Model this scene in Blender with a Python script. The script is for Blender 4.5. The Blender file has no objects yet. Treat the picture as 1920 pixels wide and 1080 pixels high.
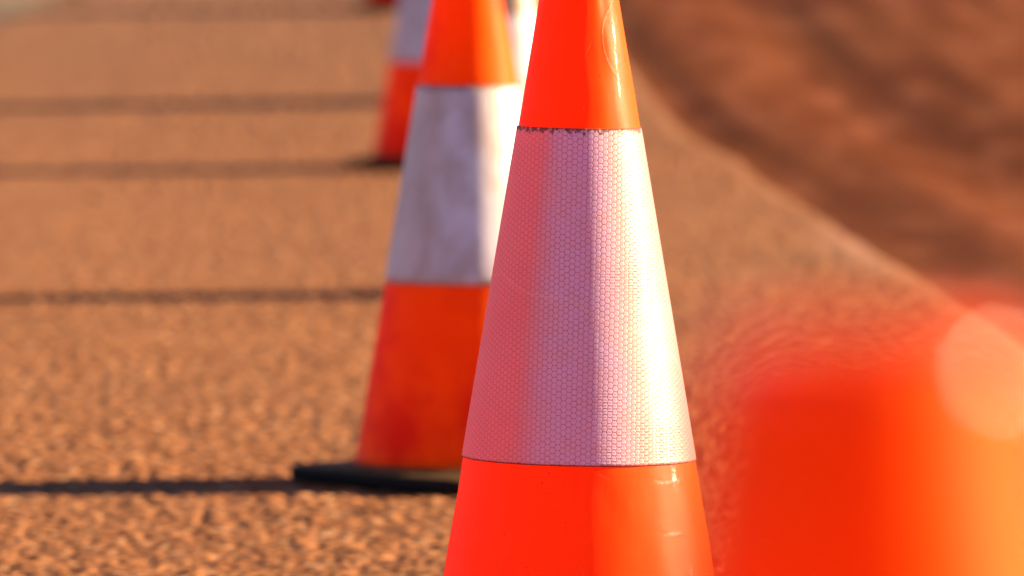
import bpy, math, random
import numpy as np
from mathutils import Vector
random.seed(3); np.random.seed(3)
S = bpy.context.scene
C = S.collection

# ------------------------------------------------------------------ camera
FPX = 15500.0                       # focal length in pixels of the 1920 wide frame
CAM_H = 0.82
cd = bpy.data.cameras.new('camera'); cam = bpy.data.objects.new('camera', cd); C.objects.link(cam)
cam.location = (0, 0, CAM_H)
cam.rotation_euler = (math.radians(90) - math.atan(830.0 / FPX), 0, 0)
cd.sensor_width = 36; cd.lens = FPX / 1920 * 36
cd.clip_start = 0.05; cd.clip_end = 3000
cd.dof.use_dof = True; cd.dof.focus_distance = 7.44; cd.dof.aperture_fstop = 9.3
S.camera = cam

# ------------------------------------------------------------------ sky and sun
SUN_EL = math.radians(14.0); SUN_BACK = math.radians(10.0)
w = bpy.data.worlds.new('World'); S.world = w; w.use_nodes = True
wn = w.node_tree; wn.nodes.clear()
sky = wn.nodes.new('ShaderNodeTexSky'); sky.sky_type = 'NISHITA'; sky.sun_disc = False
sky.sun_elevation = SUN_EL; sky.sun_rotation = math.radians(90) - SUN_BACK
sky.dust_density = 0.0; sky.air_density = 0.45
bg = wn.nodes.new('ShaderNodeBackground'); bg.inputs[1].default_value = 0.05
wo = wn.nodes.new('ShaderNodeOutputWorld')
wn.links.new(sky.outputs[0], bg.inputs[0]); wn.links.new(bg.outputs[0], wo.inputs[0])
ld = bpy.data.lights.new('sun', 'SUN'); sun = bpy.data.objects.new('sun', ld); C.objects.link(sun)
ld.energy = 5.0; ld.angle = math.radians(0.5); ld.color = (1.0, 0.85, 0.50)
sd = Vector((math.cos(SUN_EL) * math.cos(SUN_BACK), math.cos(SUN_EL) * math.sin(SUN_BACK), math.sin(SUN_EL)))
sun.rotation_euler = sd.to_track_quat('Z', 'Y').to_euler()
sun.location = (6, 2, 4)
S.view_settings.view_transform = 'Standard'; S.view_settings.look = 'None'
S.view_settings.exposure = 2.18; S.view_settings.gamma = 1
S.render.engine = 'CYCLES'
S.cycles.use_denoising = True
S.cycles.max_bounces = 10; S.cycles.diffuse_bounces = 6; S.cycles.transmission_bounces = 8
S.cycles.sample_clamp_indirect = 12

# ------------------------------------------------------------------ helpers
def link(o, parent=None):
    C.objects.link(o)
    if parent: o.parent = parent
    return o

def mesh_obj(name, verts, faces, m, parent=None, uv=None, attrs=None, smooth=True):
    me = bpy.data.meshes.new(name)
    verts = np.asarray(verts, dtype=np.float32); faces = np.asarray(faces, dtype=np.int32)
    me.vertices.add(len(verts)); me.vertices.foreach_set('co', verts.ravel())
    k = faces.shape[1]
    me.loops.add(faces.size); me.loops.foreach_set('vertex_index', faces.ravel())
    me.polygons.add(len(faces)); me.polygons.foreach_set('loop_start', np.arange(len(faces), dtype=np.int32) * k)
    me.update(calc_edges=True); me.validate()
    me.polygons.foreach_set('use_smooth', np.full(len(me.polygons), smooth))
    if uv is not None:
        l = me.uv_layers.new(name='UVMap')
        idx = np.empty(len(me.loops), dtype=np.int32); me.loops.foreach_get('vertex_index', idx)
        l.data.foreach_set('uv', np.asarray(uv, dtype=np.float32)[idx].ravel())
    for an, av in (attrs or {}).items():
        a = me.attributes.new(an, 'FLOAT', 'POINT'); a.data.foreach_set('value', np.asarray(av, dtype=np.float32))
    me.materials.append(m); me.update()
    return link(bpy.data.objects.new(name, me), parent)

def loft(rings, closed_u=True):
    """rings: (R, N, 3) -> verts, quads"""
    R, N = rings.shape[:2]
    i = np.arange(R - 1)[:, None] * N; j = np.arange(N)[None, :]; jn = (j + 1) % N
    f = np.stack([i + j, i + jn, i + N + jn, i + N + j], -1).reshape(-1, 4)
    return rings.reshape(-1, 3), f

def grid(xs, ys, zf):
    X, Y = np.meshgrid(xs, ys); Z = zf(X, Y)
    v = np.stack([X, Y, Z], -1).reshape(-1, 3)
    n = len(xs); i = np.arange(len(ys) - 1)[:, None] * n; j = np.arange(n - 1)[None, :]
    f = np.stack([i + j, i + j + 1, i + n + j + 1, i + n + j], -1).reshape(-1, 4)
    return v, f

def sstep(a, b, x):
    t = np.clip((x - a) / (b - a), 0, 1); return t * t * (3 - 2 * t)

_P = np.random.RandomState(11).rand(256, 256)
def vnoise(x, y):
    xi = np.floor(x).astype(int); yi = np.floor(y).astype(int); fx = x - xi; fy = y - yi
    fx = fx * fx * (3 - 2 * fx); fy = fy * fy * (3 - 2 * fy)
    g = lambda a, b: _P[a % 256, b % 256]
    return (g(xi, yi) * (1 - fx) + g(xi + 1, yi) * fx) * (1 - fy) + (g(xi, yi + 1) * (1 - fx) + g(xi + 1, yi + 1) * fx) * fy

_J = np.random.RandomState(5).rand(512, 512, 3)
def chips(x, y, size):
    """rounded stone chips: height 0..1 for jittered cells of the given size"""
    cx = np.floor(x / size).astype(int); cy = np.floor(y / size).astype(int)
    best = np.full(x.shape, 9.0); val = np.zeros(x.shape)
    for a in (-1, 0, 1):
        for b in (-1, 0, 1):
            J = _J[(cx + a) % 512, (cy + b) % 512]
            d = np.hypot(x / size - (cx + a + J[..., 0]), y / size - (cy + b + J[..., 1]))
            m = d < best; best = np.where(m, d, best); val = np.where(m, J[..., 2], val)
    return np.sqrt(np.clip(1 - (best / 0.75) ** 2, 0, 1)) * (0.35 + 0.65 * val), val

class NT:
    """tiny node helper"""
    def __init__(s, name):
        s.m = bpy.data.materials.new(name); s.m.use_nodes = True; s.t = s.m.node_tree; s.t.nodes.clear()
        s.out = s.t.nodes.new('ShaderNodeOutputMaterial')
    def n(s, typ, **kw):
        nd = s.t.nodes.new(typ)
        for k, v in kw.items():
            if k.startswith('i_'): s.set(nd.inputs[k[2:].replace('_', ' ')], v)
            else: setattr(nd, k, v)
        return nd
    def set(s, sock, v):
        if isinstance(v, bpy.types.NodeSocket): s.t.links.new(v, sock)
        else: sock.default_value = v
    def math(s, op, a, b=0.0, c=0.0, clamp=False):
        nd = s.t.nodes.new('ShaderNodeMath'); nd.operation = op; nd.use_clamp = clamp
        s.set(nd.inputs[0], a); s.set(nd.inputs[1], b)
        if op in ('MULTIPLY_ADD', 'SMOOTH_MIN', 'WRAP'): s.set(nd.inputs[2], c)
        return nd.outputs[0]
    def rng(s, v, a, b, c=0.0, d=1.0, smooth=True):
        nd = s.t.nodes.new('ShaderNodeMapRange'); nd.interpolation_type = 'SMOOTHSTEP' if smooth else 'LINEAR'
        s.set(nd.inputs[0], v)
        for i, x in zip((1, 2, 3, 4), (a, b, c, d)): nd.inputs[i].default_value = x
        return nd.outputs[0]
    def mix(s, f, a, b):
        nd = s.t.nodes.new('ShaderNodeMix'); nd.data_type = 'RGBA'
        s.set(nd.inputs[0], f)
        for k, v in ((6, a), (7, b)):
            s.set(nd.inputs[k], (*v, 1) if isinstance(v, tuple) else v)
        return nd.outputs[2]
    def noise(s, vec, scale, detail=3.0, rough=0.5):
        nd = s.t.nodes.new('ShaderNodeTexNoise'); s.set(nd.inputs['Vector'], vec)
        nd.inputs['Scale'].default_value = scale; nd.inputs['Detail'].default_value = detail; nd.inputs['Roughness'].default_value = rough
        return nd.outputs[0]
    def scale(s, vec, xyz):
        nd = s.t.nodes.new('ShaderNodeVectorMath'); nd.operation = 'MULTIPLY'; s.set(nd.inputs[0], vec); nd.inputs[1].default_value = xyz
        return nd.outputs[0]
    def bump(s, h, dist, strength=1.0, normal=None):
        nd = s.t.nodes.new('ShaderNodeBump'); nd.inputs['Distance'].default_value = dist; nd.inputs['Strength'].default_value = strength
        s.set(nd.inputs['Height'], h)
        if normal is not None: s.set(nd.inputs['Normal'], normal)
        return nd.outputs[0]
    def obj(s): return s.t.nodes.new('ShaderNodeTexCoord').outputs['Object']
    def attr(s, name):
        nd = s.t.nodes.new('ShaderNodeAttribute'); nd.attribute_name = name; return nd.outputs['Fac']
    def surf(s, sh): s.t.links.new(sh, s.out.inputs[0])
    def pbsdf(s, **kw):
        nd = s.n('ShaderNodeBsdfPrincipled')
        for k, v in kw.items():
            k = k.replace('_', ' ')
            s.set(nd.inputs[k], (*v, 1) if isinstance(v, tuple) and len(v) == 3 else v)
        return nd.outputs[0]

# ------------------------------------------------------------------ materials
def plastic(name, col, trans_col, trans, dirt=0.0, scuffed=False):
    M = NT(name); o = M.obj()
    fine = M.noise(o, 900, 4, 0.6); mid = M.noise(o, 60, 4, 0.6)
    streak = M.noise(M.scale(o, (260, 260, 14)), 1.0, 3, 0.6)
    c = M.mix(M.rng(mid, 0.35, 0.7, 0, 0.25), col, tuple(min(1, x * 1.25 + 0.004) for x in col))
    dust = M.math('MULTIPLY', M.rng(streak, 0.42, 0.72), M.rng(M.noise(o, 13, 4, 0.6), 0.42, 0.68))
    c = M.mix(M.math('MULTIPLY', dust, 0.30), c, (0.62, 0.17, 0.06))
    c = M.mix(M.rng(M.noise(M.scale(o, (30, 30, 7)), 1.0, 4, 0.6), 0.50, 0.75, 0, 0.22), c, (0.45, 0.035, 0.004))
    speck = M.rng(M.noise(o, 420, 1, 0.3), 0.76, 0.80)
    c = M.mix(speck, c, (0.09, 0.02, 0.01))
    rough = M.rng(fine, 0.3, 0.7, 0.42, 0.55)
    if dirt:
        d = M.rng(M.noise(o, 14, 3, 0.5), 0.45, 0.72, 0, dirt)
        low = M.rng(M.n('ShaderNodeSeparateXYZ', i_Vector=o).outputs[2], 0.03, 0.26, 0.8, 0.0)
        c = M.mix(d, c, (0.20, 0.016, 0.004)); c = M.mix(M.math('MULTIPLY', low, M.rng(M.noise(o, 9, 2, 0.5), 0.35, 0.62)), c, (0.16, 0.015, 0.006))
    if scuffed:
        a = M.attr('scuff_glint')
        a = M.math('MULTIPLY', a, M.rng(M.noise(M.scale(o, (1, 1, 0.5)), 700, 4, 0.7), 0.32, 0.62))
        c = M.mix(a, c, (0.85, 0.42, 0.27))
        rough = M.math('MULTIPLY_ADD', a, 0.2, rough)
    h = M.math('MULTIPLY_ADD', fine, 0.5, M.math('MULTIPLY', streak, 0.35))
    nb = M.bump(h, 0.00022, 0.7)
    nb2 = M.bump(M.noise(o, 16, 2, 0.4), 0.0022, 0.5, nb)
    z = M.n('ShaderNodeSeparateXYZ', i_Vector=o).outputs[2]      # the moulded lip is polished
    lip = M.rng(z, 0.7095, 0.7125)
    rough = M.math('ADD', M.math('MULTIPLY', rough, M.math('SUBTRACT', 1.0, lip)), M.math('MULTIPLY', lip, 0.10))
    if scuffed:
        po = M.math('MULTIPLY', M.attr('polish'), M.rng(M.noise(o, 500, 3, 0.7), 0.40, 0.55))
        rough = M.math('ADD', M.math('MULTIPLY', rough, M.math('SUBTRACT', 1.0, po)), M.math('MULTIPLY', po, 0.13))
        lip = M.math('MAXIMUM', lip, po)
    p = M.pbsdf(Base_Color=c, Roughness=rough, Specular_IOR_Level=M.rng(lip, 0, 1, 0.13 if scuffed else 0.05, 0.42), Normal=nb2)
    t = M.n('ShaderNodeBsdfTranslucent'); t.inputs[0].default_value = (*trans_col, 1)
    mx = M.n('ShaderNodeMixShader'); mx.inputs[0].default_value = trans
    M.t.links.new(p, mx.inputs[1]); M.t.links.new(t.outputs[0], mx.inputs[2]); M.surf(mx.outputs[0])
    return M.m

def hexdist(M, u, v, pitch):
    """1 at a cell's middle, 0 on its border; cells have level tops"""
    us = M.math('DIVIDE', u, pitch); vs = M.math('DIVIDE', v, pitch); outs = []
    for off in (0.0, 0.5):
        qx = M.math('ABSOLUTE', M.math('SUBTRACT', M.math('WRAP', M.math('ADD', us, off * math.sqrt(3)), math.sqrt(3), 0.0), math.sqrt(3) / 2))
        qy = M.math('ABSOLUTE', M.math('SUBTRACT', M.math('WRAP', M.math('ADD', vs, off), 1.0, 0.0), 0.5))
        outs.append(M.math('MAXIMUM', qy, M.math('MULTIPLY_ADD', qx, 0.8660254, M.math('MULTIPLY', qy, 0.5))))
    return M.math('SUBTRACT', 1.0, M.math('MULTIPLY', M.math('MINIMUM', outs[0], outs[1]), 2.0))

def sleeve_mat(name, square, col, line, trans_col, trans, dirt_col, dirt, vtop, vbot, hexes=True):
    M = NT(name); o = M.obj()
    uvn = M.n('ShaderNodeTexCoord').outputs['UV']; sp = M.n('ShaderNodeSeparateXYZ', i_Vector=uvn)
    u, v = sp.outputs[0], sp.outputs[1]
    warp = M.math('MULTIPLY', M.math('SUBTRACT', M.noise(o, 45, 2, 0.5), 0.5), 0.0010)
    h = hexdist(M, M.math('ADD', u, warp), M.math('ADD', v, warp), 0.0053)
    edge = M.rng(h, 0.04, 0.20, 1, 0); sl = M.attr('slant')
    mid = M.noise(M.scale(o, (30, 30, 30) if hexes else (26, 26, 15)), 1.0, 4, 0.6); fine = M.noise(o, 1100, 3, 0.6); cell = M.noise(o, 210, 2, 0.5)
    # square on, lavender colour stands in for prism-returned sky light; obliquely the plastic shows
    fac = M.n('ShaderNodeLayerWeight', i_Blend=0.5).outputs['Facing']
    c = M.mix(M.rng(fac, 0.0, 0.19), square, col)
    c = M.mix(M.rng(mid, 0.35, 0.7, 0, dirt), c, dirt_col)
    c = M.mix(M.rng(cell, 0.40, 0.68, 0.0, 0.22), c, dirt_col)
    c = M.mix(M.math('MULTIPLY', edge, M.rng(cell, 0.3, 0.6, 0.45, 0.8)), c, line)
    # worn diagonal rub across the middle
    rub = M.math('ABSOLUTE', M.math('SUBTRACT', M.math('MULTIPLY_ADD', u, -0.33, v), M.math('ADD', vtop + 0.148, M.math('MULTIPLY', M.noise(o, 25, 1), 0.02))))
    rub = M.math('MULTIPLY', M.rng(rub, 0.0, 0.0028, 1, 0), M.rng(fine, 0.4, 0.6))
    c = M.mix(M.math('MULTIPLY', rub, 0.5), c, (0.85, 0.6, 0.5))
    # dirt caught along the cut edges, cell by cell
    en = M.math('MULTIPLY', M.rng(M.noise(o, 190, 3, 0.7), 0.30, 0.70), 0.0085)
    top = M.rng(M.math('SUBTRACT', M.math('SUBTRACT', sl, vtop), en), -0.0020, -0.0002, 1, 0)
    bot = M.rng(M.math('SUBTRACT', M.math('SUBTRACT', vbot, sl), M.math('MULTIPLY', M.noise(o, 300, 3, 0.7), 0.0024)), -0.0009, 0.0002, 1, 0)
    c = M.mix(M.math('MULTIPLY', top, 0.85), c, (0.20, 0.085, 0.04)); c = M.mix(M.math('MULTIPLY', bot, 0.85), c, (0.06, 0.03, 0.03))
    speck = M.rng(M.noise(o, 520, 1, 0.3), 0.74, 0.78)
    c = M.mix(M.math('MULTIPLY', speck, 0.7), c, (0.20, 0.08, 0.05))
    if hexes:
        ribs = M.math('SINE', M.math('MULTIPLY', sl, 2 * math.pi / 0.00265))
        ribm = M.rng(M.noise(M.scale(o, (6, 6, 20)), 1.0, 2), 0.40, 0.62)
        hh = M.math('ADD', M.math('MULTIPLY', M.rng(h, 0.0, 0.30), 0.9), M.math('MULTIPLY', M.math('MULTIPLY', ribs, ribm), 0.55))
        hh = M.math('ADD', hh, M.math('MULTIPLY', fine, 0.5)); hh = M.math('ADD', hh, M.math('MULTIPLY', cell, 0.7))
        nb = M.bump(hh, 0.00022, 0.75)
    else:
        nb = M.bump(fine, 0.0003, 0.5)
    wr = M.bump(M.noise(M.scale(o, (10, 10, 34)), 1.0, 3, 0.55), 0.0016, 0.5, nb)
    p = M.pbsdf(Base_Color=c, Roughness=M.rng(fine, 0.3, 0.7, 0.36, 0.52), Specular_IOR_Level=0.4, Normal=wr, Metallic=0.12)
    mxf = M.rng(fac, 0.0, 0.24, trans * 0.52, trans)
    t = M.n('ShaderNodeBsdfTranslucent')
    tc = M.mix(M.math('MULTIPLY', edge, 0.35), trans_col, tuple(x * 0.3 for x in trans_col))
    tc = M.mix(M.math('MAXIMUM', M.math('MULTIPLY', top, 0.85), M.math('MULTIPLY', bot, 0.85)), tc, (0.05, 0.01, 0.005))
    M.t.links.new(tc, t.inputs[0])
    mx = M.n('ShaderNodeMixShader'); M.set(mx.inputs[0], mxf)
    M.t.links.new(p, mx.inputs[1]); M.t.links.new(t.outputs[0], mx.inputs[2]); M.surf(mx.outputs[0])
    return M.m

ORANGE = (0.90, 0.118, 0.0008); GLOW = (0.98, 0.006, 0.0003)
m_body = plastic('scuffed_orange_plastic', ORANGE, GLOW, 0.52, scuffed=True)
m_body_dirty = plastic('dusty_orange_plastic', ORANGE, GLOW, 0.40, dirt=0.6)
APEX = 0.8975; SLOPE = 1 / 6.0; K = SLOPE / math.sqrt(1 + SLOPE ** 2); CSL = math.sqrt(1 + SLOPE ** 2)
F_TOP, F_BOT = 0.564, 0.2617          # front sleeve
R_TOP, R_BOT = 0.513, 0.259           # the others
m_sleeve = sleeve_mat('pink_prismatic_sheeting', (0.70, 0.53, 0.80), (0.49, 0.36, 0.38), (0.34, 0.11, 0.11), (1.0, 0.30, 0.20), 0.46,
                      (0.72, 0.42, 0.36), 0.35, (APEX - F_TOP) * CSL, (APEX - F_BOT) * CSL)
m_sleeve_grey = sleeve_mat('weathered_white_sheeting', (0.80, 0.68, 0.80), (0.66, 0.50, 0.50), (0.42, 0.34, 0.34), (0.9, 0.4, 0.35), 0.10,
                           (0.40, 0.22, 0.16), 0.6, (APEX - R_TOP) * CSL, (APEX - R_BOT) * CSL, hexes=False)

def rubber():
    M = NT('black_rubber'); o = M.obj()
    nz = M.n('ShaderNodeSeparateXYZ', i_Vector=M.n('ShaderNodeNewGeometry').outputs['Normal']).outputs[2]
    dust = M.math('MULTIPLY', M.rng(nz, 0.5, 0.95), M.rng(M.noise(o, 35, 4, 0.65), 0.25, 0.65, 0.35, 1.0))
    c = M.mix(dust, (0.014, 0.009, 0.009), (0.15, 0.075, 0.03))
    M.surf(M.pbsdf(Base_Color=c, Roughness=0.75, Specular_IOR_Level=0.08, Normal=M.bump(M.noise(o, 500, 3), 0.0004, 0.6)))
    return M.m
m_rubber = rubber()

# ------------------------------------------------------------------ the ground
def rise(d):        # the road climbs gently beyond 21 m and has a slight crown beside the camera
    d = np.asarray(d, dtype=float); t = np.clip(d - 18.5, 0, 3.0)
    return 0.042 * (t * t / 6 + np.clip(d - 21.5, 0, 60)) + 0.0113 * sstep(5.0, 2.6, d) * sstep(-6, 0, d)
def at(xpx, ypx):   # a point of the photographed ground -> metres across and away
    lo, hi = 4.0, 80.0
    for _ in range(50):
        m = (lo + hi) / 2
        y = -290 + (1688 - 2058 * float(rise(m))) * 7.53 / m
        lo, hi = (m, hi) if y > ypx else (lo, m)
    return (xpx - 960) * m / FPX, m
_E = sorted(at(*p)[::-1] for p in ((1140, 60), (1180, 120), (1300, 250), (1400, 300), (1560, 400), (1700, 500), (1850, 590)))
_ED = [-200, 5, 12] + [e[0] for e in _E] + [60, 600]; _EX = [1.6, 1.0, 0.9] + [e[1] for e in _E] + [-0.6, -10.0]
(_x0, _d0), (_x1, _d1) = at(-20, 46), at(135, 0)        # the left-hand edge passes these two points
LED = [-200, _d0 - 1, _d0, _d1, 60, 600]; LEX = [_x0 - 0.05, _x0 - 0.05, _x0, _x1, _x1 - 0.6, -12]
def edge_x(d): return np.interp(d, _ED, _EX)       # right-hand edge of the sealed road

def ground_mat():
    M = NT('red_dirt'); o = M.obj()
    big = M.noise(M.scale(o, (1.6, 0.35, 1)), 1.0, 4, 0.6); mid = M.noise(M.scale(o, (7, 1.2, 1)), 1.0, 4, 0.6); fine = M.noise(o, 90, 5, 0.7)
    c = M.mix(M.rng(big, 0.38, 0.64), (0.125, 0.026, 0.005), (0.185, 0.046, 0.012))
    c = M.mix(M.rng(mid, 0.45, 0.72, 0, 0.6), c, (0.30, 0.088, 0.042))
    c = M.mix(M.rng(fine, 0.45, 0.75, 0, 0.5), c, (0.10, 0.026, 0.007))
    left = M.rng(M.n('ShaderNodeSeparateXYZ', i_Vector=o).outputs[0], _x0 - 0.02, _x1 + 0.16, 1, 0)
    c = M.mix(left, c, (0.24, 0.150, 0.105))
    M.surf(M.pbsdf(Base_Color=c, Roughness=0.95, Specular_IOR_Level=0.05, Normal=M.bump(fine, 0.012, 0.6)))
    return M.m

def ground_z(X, Y):
    e = edge_x(Y); u = X - e; k = 0.22 + 0.48 * sstep(18, 21.5, Y)
    z = np.full(X.shape, -0.040) + 0.035 * sstep(-0.10, -0.03, u)
    z = z + k * np.interp(u, [0, 0.03, 0.14, 0.20, 0.30], [0, 0.0, 0.021, 0.024, 0.024])
    z = z + np.interp(u, [0.28, 0.36, 0.50, 0.60, 0.90, 1.05, 1.5, 2.2, 4.0, 6.0], [0, -0.004, -0.014, -0.013, 0.010, 0.012, 0.014, 0.024, 0.02, 0.0])
    z = z + sstep(0.02, 0.3, u) * (vnoise(u * 4 + 7, Y * 0.22) - 0.5) * 0.014 * sstep(7, 3, u)
    z = z + sstep(0.02, 0.3, u) * (vnoise(u * 10, Y * 0.6 + 3) - 0.5) * 0.005 * sstep(7, 3, u)
    ul = np.interp(Y, LED, LEX) + 0.02 - X
    z = z + sstep(-0.06, 0.02, ul) * 0.033 + sstep(0.2, 0.8, ul) * (vnoise(X * 2, Y) - 0.5) * 0.02 * sstep(7, 3, ul)
    return z + rise(Y)
def axis(parts):
    out = []
    for a, b, n in parts: out.append(np.linspace(a, b, n, endpoint=False))
    return np.concatenate(out + [np.array([parts[-1][1]])])
gx = axis([(-1500, -100, 6), (-100, -8, 12), (-8, -2, 60), (-2, -1.4, 24), (-1.4, -0.1, 8), (-0.1, 3.2, 160), (3.2, 9, 50), (9, 100, 12), (100, 1500, 6)])
gy = axis([(-1500, -100, 6), (-100, -2, 16), (-2, 8, 40), (8, 60, 420), (60, 200, 40), (200, 2500, 20)])
v, f = grid(gx, gy, ground_z)
g = mesh_obj('ground', v, f, ground_mat()); g['kind'] = 'structure'

def road_mat():
    M = NT('chip_seal'); o = M.obj()
    vor = M.n('ShaderNodeTexVoronoi', i_Vector=o); vor.inputs['Scale'].default_value = 68
    vc = M.n('ShaderNodeSeparateColor'); M.t.links.new(vor.outputs['Color'], vc.inputs[0])
    big = M.noise(M.scale(o, (3.0, 0.8, 1)), 1.0, 4, 0.6); mid = M.noise(M.scale(o, (26, 4, 1)), 1.0, 4, 0.7); fine = M.noise(o, 260, 4, 0.7)
    c = M.mix(M.rng(vc.outputs[0], 0.1, 0.9), (0.19, 0.060, 0.022), (0.43, 0.156, 0.064))
    c = M.mix(M.rng(vc.outputs[1], 0.86, 0.97, 0, 0.8), c, (0.52, 0.26, 0.14))
    c = M.mix(M.rng(mid, 0.42, 0.70, 0, 0.5), c, (0.16, 0.052, 0.020))
    c = M.mix(M.rng(big, 0.40, 0.66, 0, 0.35), c, (0.24, 0.088, 0.042))
    c = M.mix(M.rng(fine, 0.55, 0.75, 0, 0.5), c, (0.10, 0.045, 0.022))
    # greyer seal further up the road
    far = M.rng(M.n('ShaderNodeSeparateXYZ', i_Vector=o).outputs[1], 17, 31, 0, 0.42)
    c = M.mix(far, c, (0.18, 0.095, 0.07))
    # pale worn patch by the right edge
    pt = M.n('ShaderNodeVectorMath', operation='LENGTH'); sh = M.n('ShaderNodeVectorMath', operation='SUBTRACT')
    M.t.links.new(o, sh.inputs[0]); sh.inputs[1].default_value = (0.72, 17.0, 0)
    M.t.links.new(M.scale(sh.outputs[0], (8.5, 0.75, 0)), pt.inputs[0])
    c = M.mix(M.rng(pt.outputs['Value'], 0.0, 1.3, 0.5, 0), c, (0.42, 0.19, 0.13))
    hh = M.math('ADD', M.math('MULTIPLY', M.rng(vor.outputs['Distance'], 0.0, 0.7, 1, 0), 1.0), M.math('MULTIPLY', fine, 0.3))
    M.surf(M.pbsdf(Base_Color=c, Roughness=0.85, Specular_IOR_Level=0.08, Normal=M.bump(hh, 0.0025, 0.3)))
    return M.m

rt = axis([(0, 0.30, 8), (0.30, 1.0, 430)])      # across: 0 = left edge, 1 = right edge
ry = axis([(-150, 0, 30), (0, 8.4, 30), (8.4, 12, 620), (12, 15.5, 330), (15.5, 26, 420), (26, 60, 300), (60, 300, 60)])
T, Y = np.meshgrid(rt, ry)
le = np.interp(Y, LED, LEX); re_ = edge_x(Y) + (vnoise(Y * 1.5, Y * 0 + 2) - 0.5) * 0.012
mid_x = np.interp(Y, [0, 14, 30, 60, 600], [-0.75, -0.85, -1.3, -1.6, -11.5])
X = np.where(T < 0.30, le + (mid_x - le) * T / 0.30, mid_x + (re_ - mid_x) * (T - 0.30) / 0.70)
ch, _ = chips(X, Y, 0.019)
Z = -0.0045 + 0.0058 * ch * sstep(0.995, 0.97, T) + (vnoise(X * 1.3, Y * 0.5) - 0.5) * 0.004
Z = Z - 0.003 * sstep(0.99, 1.0, T) - 0.003 * sstep(0.02, 0.0, T) + rise(Y)
n = len(rt); i = np.arange(len(ry) - 1)[:, None] * n; j = np.arange(n - 1)[None, :]
f = np.stack([i + j, i + j + 1, i + n + j + 1, i + n + j], -1).reshape(-1, 4)
rd = mesh_obj('road', np.stack([X, Y, Z], -1).reshape(-1, 3), f, road_mat()); rd['kind'] = 'structure'

# ------------------------------------------------------------------ traffic cones
def rad(z): return SLOPE * (APEX - z)

def seg_d(px, pz, pts):
    """distance of points to a polyline (metres)"""
    best = np.full(px.shape, 9.0)
    for (x0, y0), (x1, y1) in zip(pts[:-1], pts[1:]):
        dx, dy = x1 - x0, y1 - y0; L = dx * dx + dy * dy + 1e-12
        t = np.clip(((px - x0) * dx + (pz - y0) * dy) / L, 0, 1)
        best = np.minimum(best, np.hypot(px - x0 - t * dx, pz - y0 - t * dy))
    return best

def px_pt(x, y):     # photo pixel on the front cone's near face -> (arc position, height)
    z = (1398 - y) / 2058.0
    for _ in range(3):
        r = rad(z); s = max(-0.99, min(0.99, (x - 1086) / 2058.0 / r)); sag = math.sqrt(1 - s * s) * r * 2058 * (y + 290) / FPX
        z = (1398 - (y - sag)) / 2058.0
    th = math.asin(s); return th * 0.115, z

def smooth_line(pts, n=8):
    p = np.array(pts); out = []
    for k in range(len(p) - 1):
        a = p[max(k - 1, 0)]; b = p[k]; c = p[k + 1]; d = p[min(k + 2, len(p) - 1)]
        for t in np.linspace(0, 1, n, endpoint=False):
            out.append(tuple(0.5 * ((2 * b) + (-a + c) * t + (2 * a - 5 * b + 4 * c - d) * t * t + (-a + 3 * b - 3 * c + d) * t ** 3)))
    return out + [tuple(p[-1])]

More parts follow.
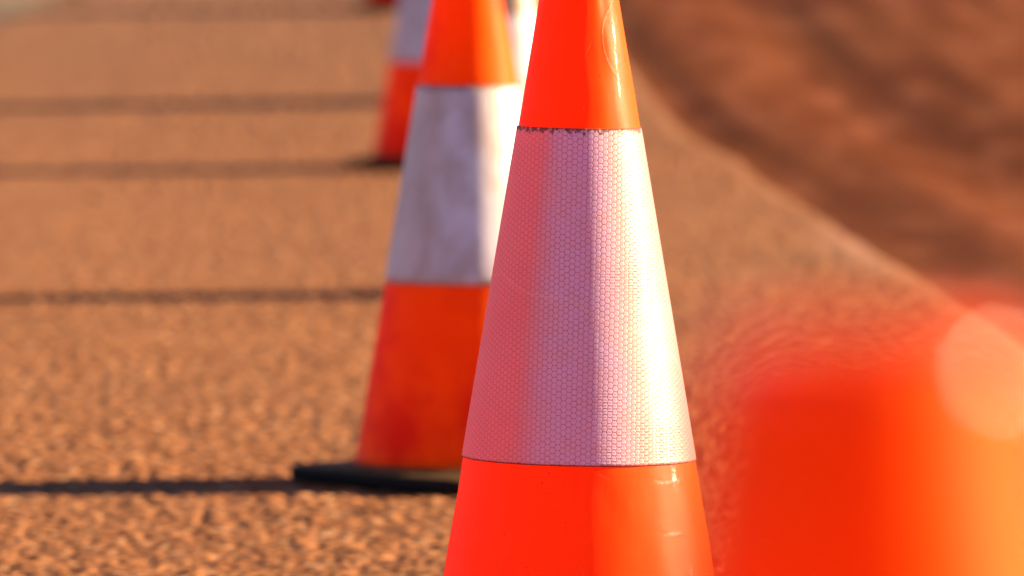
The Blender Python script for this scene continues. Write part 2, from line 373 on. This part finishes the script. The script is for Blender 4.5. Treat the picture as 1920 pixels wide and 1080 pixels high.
def body(parent, m, seg, rows, detail=False):
    prof = [(rad(0.026) + 0.008, 0.0262), (rad(0.028) + 0.003, 0.0290)]
    prof += [(rad(z), z) for z in np.linspace(0.033, 0.710, rows)]
    tr = rad(0.710)
    for a in np.linspace(12, 175, 12):
        A = math.radians(a); prof.append((tr - 0.0075 + 0.0075 * math.cos(A), 0.710 + 0.0085 * math.sin(A)))
    prof += [(tr - 0.0155, 0.700), (tr - 0.0150, 0.675)]
    P = np.array(prof); th = np.linspace(0, 2 * math.pi, seg, endpoint=False) - math.pi / 2
    Rr = np.repeat(P[:, 0:1], seg, 1); Zz = np.repeat(P[:, 1:2], seg, 1); Th = np.repeat(th[None, :], len(P), 0)
    attrs = None
    if detail:
        az = Th + math.pi / 2; az = np.where(az > math.pi, az - 2 * math.pi, az)
        ax = az * 0.115
        L = lambda pts: smooth_line([px_pt(*q) for q in pts])
        disp = np.zeros(Rr.shape); sc = np.zeros(Rr.shape)
        def crease(pts, hgt, wid):
            nonlocal disp
            d = seg_d(ax, Zz, L(pts)); disp += hgt * np.exp(-(d / wid) ** 2)
        crease([(1125, 888), (1180, 897), (1240, 905), (1275, 911), (1300, 900)], -0.00007, 0.0018)
        crease([(1240, 902), (1262, 905), (1280, 905)], 0.00018, 0.0030)
        crease([(1185, 992), (1225, 999), (1262, 1005), (1290, 1014), (1302, 1008)], -0.00006, 0.0018)
        crease([(1245, 1000), (1270, 1003)], 0.00015, 0.0028)
        crease([(1276, 880), (1290, 925), (1306, 965), (1309, 1000)], -0.00006, 0.0024)
        crease([(1262, 868), (1266, 890), (1264, 915)], 0.00012, 0.0026)
        crease([(1295, 1075), (1302, 1100)], 0.0002, 0.003)
        crease([(868, 880), (856, 950), (846, 1040)], -0.0004, 0.003)
        dd = seg_d(ax, Zz, L([(1150, -5), (1131, 40), (1131, 90), (1145, 128), (1163, 152)]))
        disp += 0.00018 * np.exp(-(dd / 0.0020) ** 2)
        sc += 0.75 * np.exp(-(dd / 0.0012) ** 2)
        # abraded field inside that arc
        for (x, y), r1 in (((1143, 20), 0.010), ((1142, 60), 0.009), ((1150, 95), 0.009), ((1157, 125), 0.007), ((1165, 165), 0.006), ((1168, 205), 0.006)):
            q = px_pt(x, y); sc += 0.42 * np.exp(-((ax - q[0]) / r1) ** 2 - ((Zz - q[1]) / 0.014) ** 2)
        for pts, k, wd in (([(1145, 5), (1150, 40), (1158, 75)], 0.8, 0.0007), ([(1156, 30), (1152, 52)], 0.7, 0.0006), ([(1150, 90), (1162, 118)], 0.5, 0.0006),
                           ([(868, 888), (860, 930), (857, 960)], 0.5, 0.0012), ([(876, 880), (866, 910), (862, 925)], 0.4, 0.001),
                           ([(1093, 200), (1094, 205)], 0.9, 0.0006), ([(1258, 876), (1265, 890), (1263, 905)], 0.8, 0.0006),
                           ([(1225, 903), (1250, 906), (1272, 908)], 0.7, 0.0007), ([(1252, 1002), (1268, 1005)], 0.7, 0.0007)):  # last three strokes paint sun glints as pale colour, the rest are scuffs
            d = seg_d(ax, Zz, L(pts)); sc += k * np.exp(-(d / wd) ** 2)
        pol = np.zeros(Rr.shape)
        for (x, y), ra, rz in (((1263, 893), 0.0035, 0.011), ((1252, 906), 0.016, 0.0011), ((1258, 1004), 0.012, 0.0012), ((1296, 1074), 0.002, 0.004),
                               ((1150, 60), 0.004, 0.012), ((1154, 110), 0.003, 0.008), ((1160, 160), 0.003, 0.010)):
            q = px_pt(x, y); pol += np.exp(-((ax - q[0]) / ra) ** 2 - ((Zz - q[1]) / rz) ** 2)
        rs = np.random.RandomState(8)
        for _ in range(46):       # small random rubs and dings all round
            a0 = rs.uniform(-0.33, 0.33); z0 = rs.uniform(0.07, 0.67); ln = rs.uniform(0.004, 0.02); an = rs.uniform(0, math.pi)
            d = seg_d(ax, Zz, [(a0, z0), (a0 + ln * math.cos(an), z0 + ln * math.sin(an))])
            sc += rs.uniform(0.05, 0.3) * np.exp(-(d / 0.0006) ** 2); disp -= 0.0001 * np.exp(-(d / 0.001) ** 2)
        disp += (vnoise(ax * 40 + 50, Zz * 22 + 9) - 0.5) * 0.0011
        m_ = ((Zz > 0.045) & (Zz < 0.705)).astype(float)
        Rr = Rr + disp * m_; attrs = {'scuff_glint': np.clip(sc * m_, 0, 1).ravel(), 'polish': np.clip(pol * m_, 0, 1).ravel()}
    v, f = loft(np.stack([Rr * np.cos(Th), Rr * np.sin(Th), Zz], -1))
    return mesh_obj('body', v, f, m, parent, attrs=attrs)

def sleeve(parent, m, zb, zt, seg, rows, tilt=0.0):
    t = 0.0013
    zs = np.linspace(zb, zt, rows)
    prof = [(rad(zb) + 0.0002, zb - 0.0003)] + [(rad(z) + t, z) for z in zs] + [(rad(zt) + 0.0002, zt + 0.0003)]
    P = np.array(prof); th = np.linspace(-math.pi, math.pi, seg + 1)        # seam at the back
    Rr = np.repeat(P[:, 0:1], seg + 1, 1); Zz = np.repeat(P[:, 1:2], seg + 1, 1); Th = np.repeat(th[None, :], len(P), 0)
    sl = (APEX - Zz) * CSL; uvx = sl * np.sin(Th * K + 0.02); uvy = sl
    # the sheet is cut flat: lattice follows the unrolled cone
    V = sl * np.cos(Th * K + 0.02) * 0 + sl
    Ux = sl * np.sin((Th + 0.15) * K); Vy = sl * np.cos((Th + 0.15) * K)
    Zt = Zz + tilt * Rr * np.sin(Th)
    x = Rr * np.sin(Th); y = -Rr * np.cos(Th)
    pts = np.stack([x, y, Zt], -1); R, N = pts.shape[:2]
    i = np.arange(R - 1)[:, None] * N; j = np.arange(N - 1)[None, :]
    f = np.stack([i + j, i + j + 1, i + N + j + 1, i + N + j], -1).reshape(-1, 4)
    return mesh_obj('reflective_sleeve', pts.reshape(-1, 3), f, m, parent, uv=np.stack([Ux, Vy], -1).reshape(-1, 2), attrs={'slant': V.ravel()})

def base(parent, rot):
    N = 144; th = np.linspace(0, 2 * math.pi, N, endpoint=False)
    def sq(h, cr):      # rounded square
        c, s = np.cos(th), np.sin(th); e = 9.0 * (0.04 / cr) ** 0.6
        r = h / (np.abs(c) ** e + np.abs(s) ** e) ** (1 / e); r = np.minimum(r, h * 1.30)
        return r
    rings = []
    for r, z in ((np.full(N, 0.10), 0.004), (sq(0.168, 0.05), 0.004), (sq(0.175, 0.05), 0.003), (sq(0.178, 0.05), 0.006), (sq(0.178, 0.05), 0.023), (sq(0.1765, 0.05), 0.0265),
                 (sq(0.173, 0.05), 0.0285), (sq(0.165, 0.05), 0.0295), (np.full(N, 0.158), 0.031), (np.full(N, 0.1545), 0.036), (np.full(N, 0.1515), 0.037), (np.full(N, 0.140), 0.0365)):
        rings.append(np.stack([r * np.cos(th), r * np.sin(th), np.full(N, z * 0.74)], -1))
    v, f = loft(np.array(rings)); a = rot; ca, sa = math.cos(a), math.sin(a)
    v = np.stack([v[:, 0] * ca - v[:, 1] * sa, v[:, 0] * sa + v[:, 1] * ca, v[:, 2]], -1)
    return mesh_obj('rubber_base', v, f, m_rubber, parent)

def cone(x, d, label, rot=0.0, spin=0.0, front=False, zoff=0.0, lean=(0, 0), sleeve_z=(R_BOT, R_TOP)):
    e = bpy.data.objects.new('traffic_cone', None); link(e)
    e.location = (x, d, zoff + float(rise(d))); e.rotation_euler = (lean[0], lean[1], spin)
    e['label'] = label; e['category'] = 'traffic cone'; e['group'] = 'orange traffic cones in a row along the road'
    base(e, rot)
    if front:
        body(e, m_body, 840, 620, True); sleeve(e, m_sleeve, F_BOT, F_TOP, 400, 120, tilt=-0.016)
    else:
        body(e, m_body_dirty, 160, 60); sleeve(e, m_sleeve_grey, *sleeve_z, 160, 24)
    return e

R = math.radians
cone(0.0612, 7.53, 'sharply focused cone in the middle with a pinkish white honeycomb sleeve', rot=R(20), front=True)
x, d = at(877, 905)
cone(x, d, 'blurred cone just behind the sharp one, dirty grey-white sleeve and black base showing', rot=R(40), spin=R(0))
x, d = at(941, 550)
cone(x, d, 'hidden cone, only a bright white strip showing left of the tip of the sharp cone', rot=R(25), spin=R(70), sleeve_z=(F_BOT, F_TOP))
x, d = at(811, 312)
cone(x, d, 'far blurred cone peeking out at left, red lower part and dark base corner showing', rot=R(15), spin=R(140))
x, d = at(872, 188)
cone(x, d, 'distant cone hidden behind the nearer ones, casting the second farthest shadow across the road', rot=R(30), spin=R(200))
x, d = at(772, 16)
cone(x, d, 'farthest cone, a small dark red smudge at the top edge left of the row', rot=R(10), spin=R(260))
cone((1641 - 960) * 1.537 / FPX, 1.537, 'closest cone at lower right, only its heavily blurred orange top showing', rot=R(10), spin=R(30))
